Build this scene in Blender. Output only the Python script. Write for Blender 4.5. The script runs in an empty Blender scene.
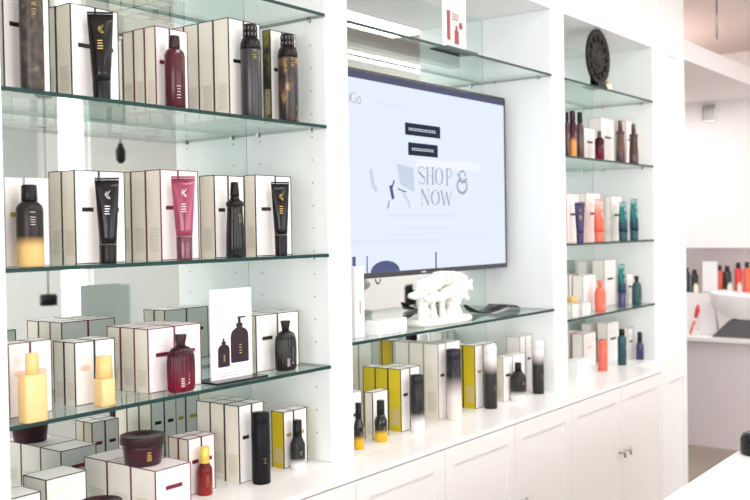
import bpy, bmesh, math, random
from mathutils import Vector, Matrix
random.seed(7)
SC = bpy.context.scene
COL = SC.collection
PI = math.pi
# world: +X runs along the display wall, +Y points into it, camera at the origin; z=0 is eye height
FRONT, BACK, FLOOR, CEIL = 1.70, 2.012, -1.52, 1.28
TOP = -0.647          # worktop surface

# ------------------------------------------------------------------ materials
def mat(name, col, rough=.5, metal=0., spec=.5, coat=0., emit=None, estr=0.):
    m = bpy.data.materials.new(name); m.use_nodes = True
    b = m.node_tree.nodes['Principled BSDF']
    b.inputs['Base Color'].default_value = (*col, 1)
    b.inputs['Roughness'].default_value = rough
    b.inputs['Metallic'].default_value = metal
    b.inputs['Specular IOR Level'].default_value = spec
    b.inputs['Coat Weight'].default_value = coat
    b.inputs['Coat Roughness'].default_value = .05
    if emit:
        b.inputs['Emission Color'].default_value = (*emit, 1)
        b.inputs['Emission Strength'].default_value = estr
    return m

def bumped(m, scale, dist, detail=3):
    nt = m.node_tree; b = nt.nodes['Principled BSDF']
    n = nt.nodes.new('ShaderNodeTexNoise'); n.inputs['Scale'].default_value = scale; n.inputs['Detail'].default_value = detail
    tc = nt.nodes.new('ShaderNodeTexCoord'); nt.links.new(tc.outputs['Object'], n.inputs['Vector'])
    u = nt.nodes.new('ShaderNodeBump'); u.inputs['Strength'].default_value = .3; u.inputs['Distance'].default_value = dist
    nt.links.new(n.outputs['Fac'], u.inputs['Height']); nt.links.new(u.outputs['Normal'], b.inputs['Normal'])
    return m

def ombre(name, stops, rough=.28, coat=.05):
    m = mat(name, (1, 1, 1), rough, coat=coat, spec=.2); nt = m.node_tree
    tc = nt.nodes.new('ShaderNodeTexCoord'); sp = nt.nodes.new('ShaderNodeSeparateXYZ'); r = nt.nodes.new('ShaderNodeValToRGB')
    nt.links.new(tc.outputs['Generated'], sp.inputs[0]); nt.links.new(sp.outputs['Z'], r.inputs['Fac'])
    nt.links.new(r.outputs['Color'], nt.nodes['Principled BSDF'].inputs['Base Color'])
    e = r.color_ramp.elements
    for i, (p, c) in enumerate(stops):
        el = e[i] if i < 2 else e.new(p)
        el.position = p; el.color = (*c, 1)
    return m

def mottled(name, stops, scale, sz=1., rough=.3, coat=.3):
    m = mat(name, (1, 1, 1), rough, coat=coat); nt = m.node_tree
    tc = nt.nodes.new('ShaderNodeTexCoord'); mp = nt.nodes.new('ShaderNodeMapping'); mp.inputs['Scale'].default_value = (1, 1, sz)
    n = nt.nodes.new('ShaderNodeTexNoise'); n.inputs['Scale'].default_value = scale; n.inputs['Detail'].default_value = 4
    r = nt.nodes.new('ShaderNodeValToRGB')
    nt.links.new(tc.outputs['Object'], mp.inputs[0]); nt.links.new(mp.outputs[0], n.inputs['Vector'])
    nt.links.new(n.outputs['Fac'], r.inputs['Fac']); nt.links.new(r.outputs['Color'], nt.nodes['Principled BSDF'].inputs['Base Color'])
    e = r.color_ramp.elements
    for i, (p, c) in enumerate(stops):
        el = e[i] if i < 2 else e.new(p)
        el.position = p; el.color = (*c, 1)
    return m

def glass_face(name, tint, gloss_rough=0.0):
    # thin clear pane surface: tinted transmission plus Fresnel reflection
    m = bpy.data.materials.new(name); m.use_nodes = True; nt = m.node_tree; nt.nodes.clear()
    out = nt.nodes.new('ShaderNodeOutputMaterial'); mix = nt.nodes.new('ShaderNodeMixShader')
    tr = nt.nodes.new('ShaderNodeBsdfTransparent'); tr.inputs[0].default_value = (*tint, 1)
    gl = nt.nodes.new('ShaderNodeBsdfGlossy'); gl.inputs['Color'].default_value = (.95, 1, .98, 1); gl.inputs['Roughness'].default_value = gloss_rough
    geo = nt.nodes.new('ShaderNodeNewGeometry'); mr = nt.nodes.new('ShaderNodeMapRange')
    mr.inputs['To Min'].default_value = 1.5; mr.inputs['To Max'].default_value = 1 / 1.5
    fr = nt.nodes.new('ShaderNodeFresnel')
    nt.links.new(geo.outputs['Backfacing'], mr.inputs['Value']); nt.links.new(mr.outputs[0], fr.inputs['IOR'])
    nt.links.new(fr.outputs[0], mix.inputs[0]); nt.links.new(tr.outputs[0], mix.inputs[1]); nt.links.new(gl.outputs[0], mix.inputs[2])
    nt.links.new(mix.outputs[0], out.inputs[0])
    return m

def emitter(name, col, s):
    m = bpy.data.materials.new(name); m.use_nodes = True; nt = m.node_tree; nt.nodes.clear()
    out = nt.nodes.new('ShaderNodeOutputMaterial'); e = nt.nodes.new('ShaderNodeEmission')
    e.inputs[0].default_value = (*col, 1); e.inputs[1].default_value = s
    nt.links.new(e.outputs[0], out.inputs[0]); return m

M = {}
M['white'] = bumped(mat('white_lacquer', (.88, .88, .875), .38), 60, .0003)
M['panel'] = bumped(mat('white_side_panel', (.83, .86, .86), .5), 60, .0003)
M['worktop'] = bumped(mat('white_worktop', (.88, .875, .865), .28), 40, .0002)
M['door'] = bumped(mat('white_door_paint', (.85, .83, .815), .4), 50, .0003)
M['groove'] = mat('shadow_gap', (.45, .43, .42), .7)
M['hole'] = mat('pin_hole', (.25, .27, .27), .6)
M['mirror'] = mat('mirror', (.85, .915, .89), .0, 1.)
M['glass'] = glass_face('clear_glass_face', (.96, .982, .976))
M['glass_edge'] = mat('green_glass_edge', (.008, .040, .036), .35, spec=.25)
M['glass_edge_back'] = mat('glass_edge_rear', (.10, .2, .18), .2)
M['ribgrey'] = mat('rib_grey', (.16, .16, .17), .4)
M['steel'] = mat('brushed_steel', (.45, .44, .43), .3, 1.)
M['floor'] = mottled('floor_vinyl', [(.3, (.27, .22, .185)), (.7, (.33, .275, .235))], 3, 1, .45, 0)
M['wall'] = bumped(mat('wall_paint', (.84, .80, .795), .7), 80, .0004)
M['wall_cool'] = bumped(mat('cool_wall_paint', (.78, .82, .82), .7), 80, .0004)
M['wall_far'] = bumped(mat('far_wall_paint', (.90, .86, .855), .7), 80, .0004)
M['ceil'] = bumped(mat('ceiling_paint', (.74, .66, .62), .8), 80, .0004)
M['soffit'] = bumped(mat('soffit_paint', (.86, .82, .815), .7), 80, .0004)
M['island'] = bumped(mat('island_top', (.88, .88, .87), .25), 40, .0002)
M['desk'] = bumped(mat('desk_laminate', (.72, .67, .69), .5), 40, .0002)
M['grey'] = mat('grey_laminate', (.48, .53, .53), .5)
M['greygreen'] = mat('grey_green_laminate', (.36, .45, .43), .5)
M['black'] = mat('gloss_black', (.006, .006, .007), .2, spec=.3, coat=.08)
M['blacksoft'] = mat('satin_black', (.008, .008, .010), .4, spec=.15)
M['blackcap'] = mat('black_cap', (.008, .007, .008), .3, spec=.25)
M['gold'] = mat('gold_print', (.62, .45, .12), .35, .6)
M['silver'] = mat('silver_print', (.7, .7, .72), .35, .5)
M['whiteprint'] = mat('white_print', (.85, .8, .78), .5)
M['c_front'] = mat('carton_white', (.86, .84, .815), .45)
M['c_pink'] = mat('carton_pinkish_white', (.87, .82, .81), .45)
M['c_side'] = mat('carton_cream_side', (.86, .80, .70), .5)
M['c_side2'] = mat('carton_pale_side', (.85, .815, .76), .5)
M['c_sidegold'] = mottled('carton_gold_side', [(.35, (.60, .45, .008)), (.65, (.78, .62, .015))], 9, .6, .4, 0)
M['c_sidedark'] = mottled('carton_dark_gold_side', [(.38, (.02, .017, .015)), (.6, (.33, .27, .04))], 22, .6, .4, 0)
M['t_black'] = mat('trim_black', (.03, .028, .03), .5)
M['t_burg'] = mat('trim_burgundy', (.17, .025, .04), .5)
M['t_brown'] = mat('trim_brown', (.16, .09, .085), .5)
M['t_pink'] = mat('trim_pink', (.75, .28, .28), .5)
M['t_grey'] = mat('trim_grey', (.35, .33, .32), .5)
M['b_black'] = mat('badge_black', (.012, .01, .01), .4)
M['b_burg'] = mat('badge_burgundy', (.16, .008, .03), .4)
M['b_gold'] = mat('badge_gold', (.45, .33, .04), .4)
M['b_peach'] = mat('badge_peach', (.85, .55, .46), .5)
M['print'] = mat('carton_fine_print', (.64, .595, .53), .6)
M['printlight'] = mat('carton_faint_print', (.72, .69, .66), .6)
M['burg'] = mat('burgundy_gloss', (.065, .006, .012), .25, spec=.35, coat=.1)
M['burgflask'] = ombre('burgundy_flask', [(0, (.17, .005, .022)), (.45, (.10, .004, .016)), (.9, (.028, .003, .008))], .2, .15)
M['burgcap'] = mat('burgundy_cap', (.03, .009, .013), .38, spec=.3)
M['jarplum'] = mat('plum_jar', (.045, .009, .018), .35, spec=.3)
M['blackflask'] = mat('smoky_black_flask', (.007, .006, .006), .2, spec=.35, coat=.08)
M['pinktube'] = mottled('pink_metallic', [(.35, (.22, .022, .06)), (.65, (.44, .07, .14))], 14, .5, .2, .4)
M['pinkcap'] = mat('dark_pink_cap', (.13, .02, .045), .22, coat=.5)
M['brownmottle'] = mottled('brown_mottle', [(.40, (.022, .016, .013)), (.60, (.06, .043, .03)), (.78, (.20, .15, .085))], 55, .8, .4, 0)
M['smoke'] = mottled('smoky_stripe', [(.35, (.012, .011, .012)), (.66, (.055, .045, .056))], 70, .03, .28, .05)
M['harlequin'] = mottled('dark_gold_patches', [(.48, (.018, .013, .011)), (.56, (.07, .025, .02)), (.68, (.34, .25, .07))], 34, .6, .3, .05)
M['o_gold'] = ombre('black_to_gold', [(0, (.80, .52, .20)), (.30, (.78, .50, .20)), (.47, (.03, .022, .02)), (1, (.02, .018, .018))])
M['o_amber'] = ombre('black_to_amber', [(0, (.75, .42, .01)), (.30, (.72, .40, .01)), (.46, (.02, .018, .016)), (1, (.015, .015, .015))], .15, .6)
M['o_white'] = ombre('black_to_frosted_white', [(0, (.86, .84, .82)), (.16, (.82, .79, .77)), (.34, (.03, .03, .03)), (1, (.02, .02, .022))])
M['o_pinkish'] = ombre('black_to_blush', [(0, (.80, .73, .70)), (.34, (.72, .65, .63)), (.62, (.03, .028, .035)), (1, (.022, .02, .03))])
M['o_rev'] = ombre('blush_to_black', [(0, (.025, .025, .028)), (.55, (.04, .04, .042)), (.78, (.80, .74, .73)), (1, (.86, .82, .81))])
M['yellow'] = mat('peach_yellow_plastic', (.84, .56, .25), .3, coat=.3)
M['yellowcap'] = mat('peach_yellow_cap', (.78, .52, .20), .3, coat=.3)
M['redamber'] = ombre('red_serum', [(0, (.30, .025, .022)), (.6, (.20, .013, .016)), (1, (.11, .006, .01))], .18, .2)
M['goldcap'] = mat('yellow_gold_cap', (.80, .56, .12), .3, .3)
M['coral'] = mat('coral_plastic', (.76, .13, .075), .3, coat=.3)
M['coraltube'] = ombre('coral_tube', [(0, (.78, .11, .06)), (.6, (.82, .17, .11)), (1, (.90, .48, .42))])
M['teal'] = ombre('teal_tube', [(0, (.012, .035, .075)), (.30, (.01, .06, .09)), (.42, (.005, .12, .115)), (.85, (.012, .17, .155)), (1, (.25, .45, .42))], .22, .1)
M['tealdark'] = mat('deep_teal', (.008, .065, .075), .3)
M['navy'] = mat('navy_plastic', (.025, .022, .11), .25, coat=.4)
M['purple'] = mat('purple_tube', (.035, .02, .10), .35)
M['orangebot'] = ombre('plum_to_orange', [(0, (.75, .32, .10)), (.42, (.70, .28, .09)), (.55, (.06, .015, .03)), (1, (.04, .01, .02))])
M['brownspray'] = ombre('brown_spray', [(0, (.05, .015, .03)), (.25, (.07, .025, .03)), (.4, (.16, .075, .05)), (1, (.10, .05, .04))], .18, .5)
M['darkbrown'] = mat('dark_brown', (.06, .02, .018), .2, coat=.4)
M['whitecoral'] = bumped(mat('white_coral', (.86, .85, .80), .75), 120, .001)
M['card'] = mat('white_card', (.88, .88, .88), .4)
M['pinktext'] = mat('pale_pink_text', (.66, .36, .44), .6)
M['picbg'] = mat('picture_background', (.72, .62, .60), .5)
M['picred'] = mat('picture_red', (.27, .05, .06), .5)
M['picpink'] = mat('picture_pink', (.78, .60, .58), .5)
M['picplum'] = mat('picture_plum', (.035, .018, .028), .5, spec=.2)
M['discmat'] = mottled('ornate_dark_metal', [(.45, (.006, .005, .005)), (.62, (.014, .012, .011)), (.76, (.06, .05, .045))], 60, 1, .5, 0)
M['discmat'].node_tree.nodes['Principled BSDF'].inputs['Specular IOR Level'].default_value = .2
M['farorange'] = mat('far_orange', (.85, .16, .08), .4)
M['farred'] = mat('far_red', (.75, .06, .06), .4)
M['fardark'] = mat('far_dark', (.03, .03, .035), .4)
M['farteal'] = mat('far_teal', (.02, .07, .08), .4)
M['cream'] = mat('cream_plastic', (.85, .80, .70), .5)
M['charcoal'] = mat('charcoal_fabric', (.10, .095, .10), .8)  # grey that paints the shade under the basin
M['tvframe'] = mat('tv_frame', (.035, .036, .045), .3)
M['screen'] = emitter('screen_page', (.80, .865, 1.), 1.85)
M['scr_head'] = emitter('screen_header_bar', (.30, .31, .50), .36 * 1.85)
M['scr_dark'] = emitter('screen_button', (.06, .08, .13), .5 * 1.85)
M['scr_text'] = emitter('screen_serif_text', (.56, .60, .72), .68 * 1.85)
M['scr_white'] = emitter('screen_white', (.92, .94, 1.), 1.85 * .98)
M['scr_tint'] = emitter('screen_tint', (.66, .73, .90), 1.85 * .93)
M['scr_faint'] = emitter('screen_faint_line', (.70, .75, .88), .9 * 1.85)
M['scr_navy'] = emitter('screen_navy', (.20, .23, .46), .55 * 1.85)

# ------------------------------------------------------------------ mesh helpers
def BM(): return bmesh.new()
def bx(bm, x0, x1, y0, y1, z0, z1, mi=0):
    v = [bm.verts.new(p) for p in ((x0,y0,z0),(x1,y0,z0),(x1,y1,z0),(x0,y1,z0),(x0,y0,z1),(x1,y0,z1),(x1,y1,z1),(x0,y1,z1))]
    fs = []
    for q in ((3,2,1,0),(4,5,6,7),(0,1,5,4),(1,2,6,5),(2,3,7,6),(3,0,4,7)):   # bottom, top, front(-y), right, back, left
        f = bm.faces.new([v[i] for i in q]); f.material_index = mi; fs.append(f)
    return fs
def ring(bm, pts): return [bm.verts.new(p) for p in pts]
def loft(bm, rings, mi=0, cap=True, smooth=True):
    for a, b in zip(rings, rings[1:]):
        n = len(a)
        for i in range(n):
            f = bm.faces.new((a[i], a[(i+1) % n], b[(i+1) % n], b[i])); f.material_index = mi; f.smooth = smooth
    if cap:
        f = bm.faces.new(list(reversed(rings[0]))); f.material_index = mi
        f = bm.faces.new(rings[-1]); f.material_index = mi
def lathe(bm, prof, seg=28, sx=1., sy=1., power=2., flutes=0, famp=0., cx=0, cy=0, mi=0):
    rings = []
    for r, z in prof:
        pts = []
        for i in range(seg):
            a = 2 * PI * i / seg; c, s = math.cos(a), math.sin(a)
            k = (abs(c) ** power + abs(s) ** power) ** (-1 / power)
            rr = r * k * (1 + famp * math.cos(flutes * a) if flutes else 1)
            pts.append((cx + rr * c * sx, cy + rr * s * sy, z))
        rings.append(ring(bm, pts))
    loft(bm, rings, mi)
def tube(bm, pts, r, seg=8, mi=0):
    rings = []
    for i, p in enumerate(pts):
        p = Vector(p); a = Vector(pts[max(i-1, 0)]); b = Vector(pts[min(i+1, len(pts)-1)]); t = (b - a).normalized()
        u = t.cross(Vector((0, 0, 1)) if abs(t.z) < .9 else Vector((1, 0, 0))).normalized(); w = t.cross(u)
        rr = r[i] if isinstance(r, (list, tuple)) else r
        rings.append(ring(bm, [p + u * rr * math.cos(2*PI*k/seg) + w * rr * math.sin(2*PI*k/seg) for k in range(seg)]))
    loft(bm, rings, mi)
def obj(name, bm, mats, parent=None, loc=(0,0,0), rotz=0, bevel=0, auto=False):
    bmesh.ops.recalc_face_normals(bm, faces=bm.faces)
    me = bpy.data.meshes.new(name); bm.to_mesh(me); bm.free()
    for m in (mats if isinstance(mats, (list, tuple)) else [mats]): me.materials.append(M[m] if isinstance(m, str) else m)
    o = bpy.data.objects.new(name, me); COL.objects.link(o); o.location = loc; o.rotation_euler = (0, 0, rotz)
    if parent: o.parent = parent
    if bevel:
        b = o.modifiers.new('bevel', 'BEVEL'); b.width = bevel; b.segments = 2; b.limit_method = 'ANGLE'
    return o
def tag(o, label, cat, group=None):
    o['label'] = label; o['category'] = cat
    if group: o['group'] = group
    return o
def thing(name, label, cat, loc=(0,0,0), rotz=0, group=None):
    o = bpy.data.objects.new(name, None); COL.objects.link(o); o.location = loc; o.rotation_euler = (0, 0, rotz)
    o.empty_display_size = .02
    return tag(o, label, cat, group)
def struct(name, bm, m, **k):
    o = obj(name, bm, m, **k); o['kind'] = 'structure'; return o

# ------------------------------------------------------------------ room shell
XL, XR, YN, YF = -2.2, 7.35, -3.2, 4.2
b = BM(); bx(b, XL, XR, YN, YF, FLOOR - .1, FLOOR); struct('floor', b, 'floor')
b = BM(); bx(b, XL, XR, YN, YF, CEIL, CEIL + .1); struct('ceiling', b, 'ceil')
b = BM(); LW0, LW1 = -2.2, .9
bx(b, XL - .1, XL, YN, LW0, FLOOR, CEIL); bx(b, XL - .1, XL, LW1, YF, FLOOR, CEIL); bx(b, XL - .1, XL, LW0, LW1, FLOOR, -1.0); bx(b, XL - .1, XL, LW0, LW1, 1.0, CEIL); struct('wall_left', b, 'wall')
b = BM()
for a0, a1, c0, c1 in ((LW0, LW0+.05, -1, 1), (LW1-.05, LW1, -1, 1), (-.67, -.63, -1, 1), (LW0, LW1, -1, -.95), (LW0, LW1, .95, 1)): bx(b, XL-.07, XL-.03, a0, a1, c0, c1)
struct('window_9', b, 'white')  # unseen window added to light the carton sides from the left
b = BM(); bx(b, XL, XR, YF, YF + .1, FLOOR, CEIL); struct('wall_back', b, 'wall')
b = BM(); bx(b, XR, XR + .1, YN, YF, FLOOR, CEIL); struct('wall_right', b, 'wall_far')
# wall the display unit is built into, left and right of it and behind it
b = BM(); bx(b, XL, .90, FRONT, 2.12, FLOOR, CEIL); struct('wall_front_left', b, 'white')
b = BM(); bx(b, .90, 4.92, 2.032, 2.12, FLOOR, CEIL); struct('wall_display', b, 'white')
# near wall: two windows added for front light, third matching mirrored white band
wins = [(-.4, 1.5), (2.2, 4.2), (5.02, 5.36)]
WZ0, WZ1 = -1.0, 1.0
b = BM(); bx(b, XL, XR, YN - .12, YN, FLOOR, WZ0); bx(b, XL, XR, YN - .12, YN, WZ1, CEIL)
e = [XL] + [v for w in wins for v in w] + [XR]
for i in range(0, len(e), 2): bx(b, e[i], e[i+1], YN - .12, YN, WZ0, WZ1)
struct('wall_near', b, 'wall_cool')
for i, (x0, x1) in enumerate(wins):
    b = BM()
    for (a0, a1, c0, c1) in ((x0, x0+.04, WZ0, WZ1), (x1-.04, x1, WZ0, WZ1), (x0+.04, x1-.04, WZ0, WZ0+.04), (x0+.04, x1-.04, WZ1-.04, WZ1)):
        bx(b, a0, a1, YN-.08, YN-.04, c0, c1)
    struct('window_%d' % (i+1), b, 'white')
# soffit past the end of the display wall, with a thin bright fascia
b = BM(); bx(b, 4.96, XR, 1.75, YF, .885, .992); struct('trim_1', b, 'soffit')
# bulkhead and recess unit on the far wall
b = BM(); bx(b, 7.0, XR, 1.0, YF, -.165, .90); bx(b, 7.0, XR, 1.0, YF, FLOOR, -.50); struct('wall_far', b, 'wall_far')

# ------------------------------------------------------------------ display unit
U = thing('display_unit', 'white built-in display unit with three mirrored bays of glass shelves', 'shelving', (.90, 2.0, TOP))
def U_part(name, bm, m, bevel=0):
    o = obj(name, bm, m, U, bevel=bevel); o.location = Vector((0,0,0)) - U.location; return o
BAYS = [(1.0566, 2.049), (2.1424, 3.4302), (3.5387, 4.5058)]
NT = .8575
for x0, x1 in ((.90, 1.0566), (2.049, 2.1424), (3.4302, 3.5387), (4.5058, 4.563)):
    b = BM(); bx(b, x0, x1, FRONT, BACK + .018, TOP, NT); 
    o = U_part('post', b, 'white', .0015)
b = BM(); bx(b, .90, 4.563, FRONT, BACK + .018, NT, CEIL); U_part('header', b, 'white')
for x0, x1 in BAYS:
    b = BM(); bx(b, x0, x1, BACK, BACK + .006, TOP, NT); U_part('mirror_back', b, 'mirror')
    # peg holes in the side panels of this bay
    for xs, sgn in ((x0, 1), (x1, -1)):
        b = BM(); bx(b, min(xs, xs+sgn*.003), max(xs, xs+sgn*.003), FRONT + .004, BACK - .001, TOP + .001, NT - .001)
        z = TOP + .08
        while z < NT - .03 and x0 < 2:
            for yy in (FRONT + .055, BACK - .055):
                xx = xs + sgn * .003
                k = ring(b, [(xx + sgn*.0004, yy + .0026*math.cos(t*PI/4), z + .0026*math.sin(t*PI/4)) for t in range(8)])
                f = b.faces.new(k); f.material_index = 1
            z += .064
        U_part('side_panel', b, ['panel', 'hole'])
# right-hand end column with recessed panels
b = BM(); c0, c1 = 4.563, 4.9155; yf = 1.69
bx(b, c0, c1, yf + .012, 2.12, FLOOR, CEIL)
bx(b, c0, c0+.085, yf, yf+.012, FLOOR, CEIL); bx(b, c1-.05, c1, yf, yf+.012, FLOOR, CEIL)
for z0, z1 in ((FLOOR, -1.42), (-.775, -.63), (.845, CEIL)): bx(b, c0+.085, c1-.05, yf, yf+.012, z0, z1)
struct('trim_3', b, 'white')

# worktop
b = BM(); bx(b, .901, 4.23, 1.567, FRONT, TOP - .014, TOP); bx(b, .901, 4.563, FRONT, BACK, TOP - .014, TOP)
tag(obj('worktop', b, 'worktop', bevel=.001), 'long white worktop running under all three bays', 'worktop')
b = BM(); bx(b, 4.23, 4.563, FRONT, FRONT + .02, FLOOR, TOP - .0145); struct('trim_2', b, 'white')

# base cabinets
knob_bounds = [(.905, 1.545, 'below the left bay'), (1.545, 2.415, 'below the post between left and middle bays'), (2.415, 3.285, 'below the television bay'), (3.285, 4.23, 'with two small pulls below the right bay')]
CF = 1.567
for x0, x1, where in knob_bounds:
    xm = (x0 + x1) / 2
    t = thing('base_cabinet', 'white panelled base cabinet ' + where, 'cabinet', (xm, 1.80, FLOOR), group='white base cabinets')
    off = -t.location
    def P(name, bm, m, par=None, bevel=0):
        o = obj(name, bm, m, par or t, bevel=bevel)
        if par is None: o.location = off
        return o
    b = BM(); bx(b, x0+.001, x1-.001, CF+.022, BACK, FLOOR+.08, TOP-.015); bx(b, x0+.001, x1-.001, CF+.05, BACK, FLOOR, FLOOR+.08)
    P('carcass', b, 'door')
    for k, (d0, d1) in enumerate(((x0+.0015, xm-.0015), (xm+.0015, x1-.0015))):
        b = BM(); zt, zb = TOP - .018, FLOOR + .085; fr = .055
        bx(b, d0, d0+fr, CF, CF+.02, zb, zt); bx(b, d1-fr, d1, CF, CF+.02, zb, zt)
        bx(b, d0+fr, d1-fr, CF, CF+.02, zb, zb+fr); bx(b, d0+fr, d1-fr, CF, CF+.02, zt-fr, zt)
        bx(b, d0+fr, d1-fr, CF+.006, CF+.0195, zb+fr, zt-fr)
        d = P('door', b, 'door')
        kx = xm + (-.030 if k == 0 else .030)
        b = BM(); tube(b, [(kx, CF+.001, -.930), (kx, CF-.024, -.930)], .0045); tube(b, [(kx, CF-.026, -.947), (kx, CF-.026, -.913)], .005)
        h = obj('handle', b, 'steel', d)

# ------------------------------------------------------------------ glass shelves
def glass_shelf(x0, x1, zc, label, y0=FRONT):
    b = BM(); fs = bx(b, x0 + .004, x1 - .004, y0, BACK - .002, zc - .0045, zc + .0045)
    fs[0].material_index = 0; fs[1].material_index = 0; fs[2].material_index = 1
    for i in (3, 5): fs[i].material_index = 1
    fs[4].material_index = 2
    o = obj('glass_shelf', b, ['glass', 'glass_edge', 'glass_edge_back'])
    tag(o, label, 'shelf', 'glass shelves')
    for xx, s in ((x0+.0035, 1), (x1-.0035, -1)):
        for yy in (y0+.055, BACK-.055):
            b = BM(); bx(b, min(xx, xx+s*.010), max(xx, xx+s*.010), yy-.004, yy+.004, zc-.0105, zc-.005); obj('shelf_pin', b, 'steel', o)
    
    return zc + .0045
H0, H1, H2, H3 = .597, .2893, -.0667, -.3775
S0 = glass_shelf(*BAYS[0], H0, 'topmost glass shelf of the left bay, empty, cut by frame')
S1 = glass_shelf(*BAYS[0], H1, 'upper left glass shelf holding three tall spray cans')
S2 = glass_shelf(*BAYS[0], H2, 'middle left glass shelf holding the pink squeeze tube')
S3 = glass_shelf(*BAYS[0], H3, 'lower left glass shelf holding the tall product sign')
V1 = glass_shelf(*BAYS[1], H0, 'glass shelf above the television with small sign')
V2 = glass_shelf(*BAYS[1], -.3241, 'glass shelf under the television holding white coral')
T1 = glass_shelf(*BAYS[2], H0, 'top right-bay glass shelf holding the round dark plate')
T2 = glass_shelf(*BAYS[2], .286, 'right-bay glass shelf holding the brown spray bottles')
T3 = glass_shelf(*BAYS[2], -.070, 'right-bay glass shelf holding two teal tubes')
T4 = glass_shelf(*BAYS[2], -.3775, 'lowest right-bay glass shelf holding coral flask')

# ------------------------------------------------------------------ cartons
STY = {  # front, side, trim, badge, badge kind
 'black': ('c_front', 'c_side', 't_black', 'b_black', 'rect'), 'burg': ('c_pink', 'c_side', 't_burg', 'b_burg', 'rect'),
 'gold': ('c_front', 'c_sidegold', 't_black', 'b_gold', 'rect'), 'goldblack': ('c_front', 'c_sidegold', 't_black', 'b_black', 'rect'), 'darkgold': ('c_front', 'c_sidedark', 't_black', 'b_black', 'rect'),
 'goldbadge': ('c_front', 'c_side', 't_grey', 'b_gold', 'rect'), 'peach': ('c_pink', 'c_side2', 't_brown', 'b_peach', 'oval'),
 'brown': ('c_front', 'c_side2', 't_black', 'b_peach', 'oval'),
 'plain': ('c_front', 'c_side2', 't_grey', 'b_black', 'rect'), 'plainnb': ('c_front', 'c_side2', 't_grey', None, ''),
 'pinkedge': ('c_pink', 'c_side2', 't_pink', 'b_black', 'rect'), 'jarbox': ('c_pink', 'c_side2', 't_burg', 'b_burg', 'rect'), 'jarboxb': ('c_front', 'c_side2', 't_black', None, ''),
}
def carton(x, y, z, w, d, h, style, label, group=None, rot=0., badge_at=(.52, .58)):
    """one folding carton; x,y is its front-left corner; the narrow side faces -X"""
    fr, sd, tr, bd, kind = STY[style]
    b = BM(); g = .0004
    fs = bx(b, g, w - g, g, d - g, 0, h, 0)
    fs[5].material_index = 1; fs[3].material_index = 1
    t, o_ = .0021, .0003
    for (px, py) in ((0, 0), (w, 0), (0, d), (w, d)):          # vertical edges
        bx(b, px - (o_ if px == 0 else t), px + (t if px == 0 else o_), py - (o_ if py == 0 else t), py + (t if py == 0 else o_), 0, h + o_, 2)
    for py in (0, d): bx(b, t, w - t, py - (o_ if py == 0 else t*.8), py + (t*.8 if py == 0 else o_), h - t*.8, h + o_, 2)
    for px in (0, w): bx(b, px - (o_ if px == 0 else t*.8), px + (t*.8 if px == 0 else o_), t, d - t, h - t*.8, h + o_, 2)
    for py in (0, d): bx(b, t, w - t, py - (o_ if py == 0 else t*.5), py + (t*.5 if py == 0 else o_), 0, t*.6, 2)
    # fine print on the side faces, faint print on the fronts
    zz = h * .10
    while zz < h * .36:
        q = .68 * random.uniform(.75, 1)
        bx(b, -.0002, g, d * .16, d * (.16 + q), zz, zz + .0013, 3); zz += .0034
    for k in range(4):
        q = random.uniform(.18, .3)
        bx(b, w*(.5-q), w*(.5+q), -.0002, g, h*(.80-.028*k), h*(.80-.028*k)+.0012, 4)
    o = obj('product_carton', b, [fr, sd, tr, 'print', 'printlight'], loc=(x, y, z), rotz=rot)
    tag(o, label, 'carton', group)
    if bd:
        for s in ((0, 1) if kind == 'rect' else (0,)):
            b = BM(); cx, cz = w * badge_at[0], h * badge_at[1]
            yy0, yy1 = (-.0009, g) if s == 0 else (d - g, d + .0009)
            if kind == 'rect': bx(b, cx - .23*w, cx + .23*w, yy0, yy1, cz - .0045, cz + .0045)
            else:
                A = ring(b, [(cx + .23*w*math.cos(a*PI/10), yy0, cz + .0065*math.sin(a*PI/10)) for a in range(20)])
                B = ring(b, [(v.co.x, yy1, v.co.z) for v in A]); loft(b, [A, B], smooth=False)
            obj('badge', b, bd, o)
    return o

# ------------------------------------------------------------------ bottles, tubes, cans, jars
CAMA = math.atan2(-1.75, -1.6)
def marks(root, r, zs, m, yaw=None, wide=.42, tall=.0010, sy=1.):
    """short printed lines on the front of a round container"""
    b = BM(); 
    for k, z in enumerate(zs):
        q = wide * random.uniform(.6, 1); n = 4; a0 = -PI/2 - .35
        for i in range(n):
            p0 = a0 + q * (i/n - .5); p1 = a0 + q * ((i+.8)/n - .5)
            R = r + .0005
            v = [b.verts.new((R*math.cos(p), sy*R*math.sin(p), zz)) for p, zz in ((p0, z), (p1, z), (p1, z+tall), (p0, z+tall))]
            R2 = r - .0008
            w_ = [b.verts.new((R2*math.cos(p), sy*R2*math.sin(p), zz)) for p, zz in ((p0, z), (p1, z), (p1, z+tall), (p0, z+tall))]
            b.faces.new(v); b.faces.new(list(reversed(w_)))
            for j in range(4): b.faces.new((v[j], w_[j], w_[(j+1) % 4], v[(j+1) % 4]))
    return obj('lettering', b, m, root)
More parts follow.
